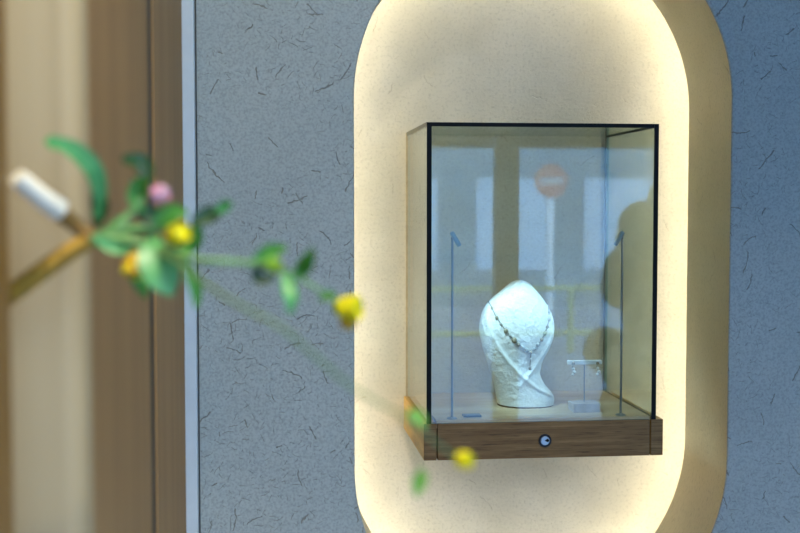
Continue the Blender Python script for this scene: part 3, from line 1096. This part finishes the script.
# leaves
leaf([(97, 218, 0.70), (100, 196, 0.695), (95, 172, 0.69), (80, 154, 0.685), (62, 144, 0.68), (45, 142, 0.675)], 0.0054, M['leaf_teal'], 0.2, 0.8, 0.5)
leaf([(95, 228, 0.703), (100, 213, 0.70), (99, 198, 0.698), (94, 184, 0.696)], 0.0050, M['leaf_dark'], 0.3)
leaf([(147, 182, 0.70), (146, 170, 0.70), (138, 161, 0.70), (122, 159, 0.695)], 0.0056, M['leaf_dark'], 0.3, 0.6)
leaf([(146, 212, 0.70), (138, 200, 0.698), (140, 186, 0.696), (148, 178, 0.695)], 0.0060, M['leaf'], 0.3, 0.3)
leaf([(136, 205, 0.705), (148, 215, 0.705), (162, 219, 0.705), (174, 212, 0.705)], 0.0065, M['leaf_dark'], 0.3, 0.3)
leaf([(128, 212, 0.70), (118, 224, 0.70), (108, 236, 0.70), (92, 245, 0.70)], 0.0040, M['leaf'], 0.3, 0.5)
leaf([(92, 235, 0.69), (108, 245, 0.69), (124, 247, 0.69), (138, 238, 0.69)], 0.0042, M['leaf_teal'], 0.3, 0.4)
leaf([(100, 229, 0.698), (118, 233, 0.698), (134, 229, 0.70), (148, 234, 0.70)], 0.0035, M['leaf'], 0.3, 0.4)
leaf([(150, 238, 0.685), (155, 255, 0.675), (163, 275, 0.67), (172, 296, 0.67)], 0.0110, M['leaf_teal'], 0.15, 0.2, 0.5)
leaf([(148, 245, 0.70), (143, 262, 0.70), (140, 280, 0.70), (146, 298, 0.70)], 0.0058, M['leaf'], 0.3, 0.4)
leaf([(150, 236, 0.70), (160, 222, 0.70), (174, 212, 0.70), (188, 214, 0.70)], 0.0056, M['leaf'], 0.3, 0.3)
leaf([(170, 252, 0.705), (184, 246, 0.705), (194, 236, 0.705), (196, 220, 0.705)], 0.0064, M['leaf'], 0.3, 0.3)
leaf([(192, 223, 0.70), (203, 217, 0.70), (214, 213, 0.70), (222, 209, 0.70)], 0.0054, M['leaf_dark'], 0.3, 0.5, 0.5)
leaf([(216, 212, 0.698), (222, 208, 0.697), (227, 205, 0.695), (232, 203, 0.694)], 0.0038, M['leaf_teal'], 0.3, 0.5)
leaf([(182, 258, 0.69), (190, 272, 0.69), (196, 290, 0.69), (196, 308, 0.69)], 0.0040, M['leaf'], 0.3, 0.4)
leaf([(250, 266, 0.68), (262, 257, 0.68), (274, 250, 0.68), (286, 248, 0.68)], 0.0046, M['leaf'], 0.3, 0.5)
leaf([(294, 279, 0.68), (301, 271, 0.68), (307, 261, 0.675), (313, 248, 0.67)], 0.0046, M['leaf'], 0.3, 0.4)
leaf([(283, 272, 0.68), (288, 284, 0.675), (291, 298, 0.67), (290, 313, 0.67)], 0.0044, M['leaf_teal'], 0.3, 0.5)
leaf([(264, 268, 0.682), (256, 273, 0.682), (262, 280, 0.682), (276, 278, 0.682)], 0.0034, M['leaf_dark'], 0.3, 0.5)
leaf([(336, 300, 0.70), (331, 296, 0.70), (326, 296, 0.70), (320, 300, 0.70)], 0.0034, M['leaf'], 0.3, 0.5)
leaf([(421, 468, 0.60), (421, 476, 0.60), (419, 485, 0.60), (416, 496, 0.60)], 0.0038, M['leaf_lime'], 0.3, 0.5)
leaf([(408, 412, 0.60), (414, 414, 0.60), (420, 419, 0.60), (424, 427, 0.60)], 0.0034, M['leaf_lime'], 0.3, 0.5)
# blossoms and buds
blossom(160, 194, 0.69, 0.0105, (0.9, -0.35, 0.15), [M['pink'], M['pinkpale']], 6, 'pink_bud', 0.42)
blossom(178, 234, 0.67, 0.0130, (0.45, -0.7, 0.25), [M['yellow']], 6, 'yellow_flower', 0.5)
blossom(135, 266, 0.685, 0.0130, (-0.25, -0.35, -0.9), [M['orange'], M['yellow'], M['orange']], 5, 'yellow_flower', 0.55)
blossom(274, 266, 0.655, 0.0092, (0.7, -0.6, -0.1), [M['leaf_lime'], M['yellow']], 5, 'yellow_bud', 0.35)
blossom(349, 308, 0.68, 0.0138, (0.85, -0.45, 0.05), [M['yellow']], 6, 'yellow_flower', 0.62)
blossom(348, 322, 0.69, 0.0095, (0.2, -0.2, -0.95), [M['orange']], 4, 'yellow_flower', 0.3, False)
blossom(464, 460, 0.61, 0.0092, (0.6, -0.7, 0.0), [M['yellow']], 6, 'yellow_flower', 0.5)

# ------------------------------------------------------------------ lights of the room
def downlight(x, y, energy, label, aim, size=70, col=(1.0, 0.86, 0.66)):
    d = thing('downlight', (x, y, H), label, 'ceiling light')
    bm = bmesh.new(); lathe(bm, (x, y, H), (0, 0, -1), [(0.06, 0), (0.06, 0.012), (0.045, 0.014), (0.042, 0.004)], 24); link('ring', bm, M['bronze'], d)
    bm = bmesh.new(); lathe(bm, (x, y, H), (0, 0, -1), [(0.040, 0.004), (0.040, 0.006)], 24); link('lens', bm, M['downlight'], d)
    L = bpy.data.lights.new('downlight_lamp', 'SPOT')
    L.energy = energy; L.color = col; L.spot_size = math.radians(size); L.spot_blend = 0.8; L.shadow_soft_size = 0.04
    o = bpy.data.objects.new('downlight_lamp', L); COL.objects.link(o)
    o.location = (x, y, H - 0.03)
    o.rotation_euler = (V(aim) - o.location).to_track_quat('-Z', 'Y').to_euler()


downlight(0.12, 0.42, 80, 'recessed ceiling light above the flowering branch', (-0.10, 0.92, 1.42), 52, (1.0, 0.89, 0.67))
downlight(0.12, 0.75, 40, 'recessed ceiling light washing the plaster wall left of the niche', (0.05, 2.08, 1.4), 46, (1.0, 0.93, 0.74))

# daylight: sky through the open shop front, helped by a light portal in the opening
w = bpy.data.worlds.new('sky'); sc.world = w
w.use_nodes = True
nt = w.node_tree
nt.nodes.clear()
wo = nt.nodes.new('ShaderNodeOutputWorld'); bg = nt.nodes.new('ShaderNodeBackground'); sk = nt.nodes.new('ShaderNodeTexSky')
sk.sky_type = 'NISHITA'
sk.sun_disc = False
sk.sun_elevation = math.radians(40)
sk.sun_rotation = math.radians(20)
sk.air_density = 1.0; sk.dust_density = 1.2; sk.ozone_density = 1.5
bg.inputs[1].default_value = 1.75
hs = nt.nodes.new('ShaderNodeHueSaturation'); hs.inputs['Saturation'].default_value = 0.50     # hazy sky
nt.links.new(sk.outputs[0], hs.inputs['Color']); nt.links.new(hs.outputs[0], bg.inputs[0]); nt.links.new(bg.outputs[0], wo.inputs[0])
P = bpy.data.lights.new('window_portal', 'AREA')
P.shape = 'RECTANGLE'; P.size = 2.72; P.size_y = 2.6
P.cycles.is_portal = True
po = bpy.data.objects.new('window_portal', P); COL.objects.link(po)
po.location = (1.34, -1.12, 1.3)
po.rotation_euler = (PI / 2, 0, 0)          # faces +y, into the room

# ------------------------------------------------------------------ view
vs = sc.view_settings
vs.view_transform = 'Standard'; vs.look = 'None'; vs.gamma = 1; vs.use_curve_mapping = False
vs.exposure = 0.17
sc.cycles.max_bounces = 12
sc.cycles.transparent_max_bounces = 24
sc.cycles.sample_clamp_indirect = 6
sc.cycles.use_denoising = True
